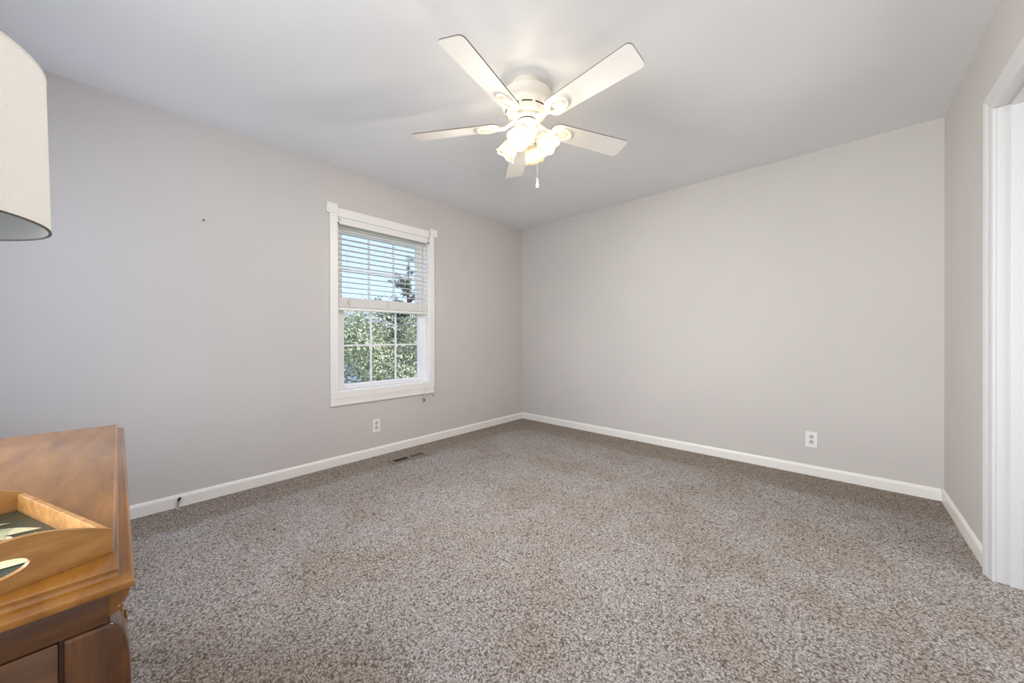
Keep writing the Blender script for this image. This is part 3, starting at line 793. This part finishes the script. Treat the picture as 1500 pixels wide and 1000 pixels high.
def foliage(blobs, n, size, seed):
    rnd = random.Random(seed); b = bmesh.new()
    tot = sum(r[3] ** 2 for r in blobs)
    for (x, y, z, r, fl) in blobs:
        for i in range(int(n * r * r / tot)):
            d = Vector((rnd.gauss(0, 1), rnd.gauss(0, 1), rnd.gauss(0, 1))).normalized()
            rr = r * rnd.uniform(.55, 1.08)
            p = Vector((x, y, z)) + Vector((d.x * rr, d.y * rr, d.z * rr * fl))
            u = Vector((rnd.gauss(0, 1), rnd.gauss(0, 1), rnd.gauss(0, 1))).normalized(); w_ = u.cross(d + Vector((.01, .02, .3))).normalized(); s = size * rnd.uniform(.6, 1.35)
            q = [p - u * s, p + w_ * s * .42, p + u * s, p - w_ * s * .42]
            b.faces.new([b.verts.new(k) for k in q])
    return MB().add(b)
def tree(label, x, y, h, blobs, n, size, seed, m, trunk=.12, branches=()):
    t = thing('tree', label, 'tree', (x, y, GZ))
    foliage(blobs, n, size, seed).build('foliage', m, t)
    k = MB(); k.tube([(0, 0, -.02), (.05, .03, h * .3), (-.04, .05, h * .6), (.02, 0, h * .85)], [trunk, trunk * .85, trunk * .6, trunk * .25], 10)
    for (p, q) in branches: k.tube([p, ((p[0] + q[0]) / 2, (p[1] + q[1]) / 2, (p[2] + q[2]) / 2 + .1), q], [trunk * .4, trunk * .25, trunk * .08], 7)
    k.build('trunk', M_bark, t, 60)
    return t
rnd = random.Random(2)
# broad pale tree that fills the lower panes
bl_ = [(rnd.uniform(-1.0, 1.0), rnd.uniform(-1.5, 1.6), rnd.uniform(1.6, 4.55), rnd.uniform(.4, .72), .85) for _ in range(44)]
tree('broad pale green tree filling the lower window panes', -9.0, 4.6, 4.4, bl_, 30000, .042, 3, M_leaf, .14, [((0, 0, 2), (.3, -.9, 3.6)), ((0, 0, 2.2), (.2, 1.0, 3.9))])
# taller, looser tree on the right whose sprigs reach into the sky
bl_ = [(rnd.uniform(-.5, .5), rnd.uniform(-.8, .8), 3.3 + rnd.uniform(0, .7), .38, .8) for k in range(14)]
br = []
def sprig(e0, e1, n):
    br.append((e0, e1))
    for i in range(n):
        f = .3 + .7 * i / (n - 1); j = .12
        bl_.append((e0[0] + (e1[0] - e0[0]) * f + rnd.uniform(-j, j), e0[1] + (e1[1] - e0[1]) * f + rnd.uniform(-j, j), e0[2] + (e1[2] - e0[2]) * f + rnd.uniform(-.05, .05), rnd.uniform(.07, .13), .6))
for k in range(30):
    zz = rnd.uniform(3.9, 6.0); sd = rnd.choice((-1, 1)); L = rnd.uniform(.8, 1.7) * (1 - (zz - 3.9) * .36)
    sprig((0, 0, zz - .25), (rnd.uniform(-.6, .6), sd * L, zz + rnd.uniform(-.05, .40)), 9)
sprig((0, 0, 5.6), (0, .05, 6.75), 9)
tree('tall loose dark tree whose sprigs reach into the sky at right', -11.0, 6.75, 6.9, bl_, 16000, .040, 8, M_leafd, .09, br)
bl_ = [(rnd.uniform(-.5, .5), rnd.uniform(-.9, .9), 4.15 + rnd.uniform(-.5, .75), rnd.uniform(.14, .3), .8) for _ in range(22)]
tree('small dark tree top peeping up at the left of the window', -13.6, 5.55, 4.9, bl_, 5000, .042, 12, M_leafd, .06)
# neighbouring house, seen as blue-grey gaps between the leaves
hs_ = thing('house', 'blue grey house half hidden behind the garden trees', 'house', (-19, 9.5, GZ))
M_sid = mat('blue_grey_siding', S(140, 152, 180), .7)
MB().box(-3, 3, -6, 4, 0, 3.6).build('wall', M_sid, hs_)
MB().prism([(-3.4, 3.6), (3.4, 3.6), (0, 5.0)], -6.3, 4.3, Matrix(((1, 0, 0, 0), (0, 0, 1, 0), (0, 1, 0, 0), (0, 0, 0, 1)))).build('roof', mat('grey_shingles', S(120, 120, 130), .9), hs_)
for y in (-3.5, 0, 2.2):
    f_ = MB().box(3.0, 3.05, y - .55, y + .55, 1.2, 2.6, .01).build('window', M_trim, hs_)
    MB().box(3.051, 3.056, y - .47, y + .47, 1.28, 2.52).build('pane', mat('dark_pane', S(70, 80, 96), .1), f_)
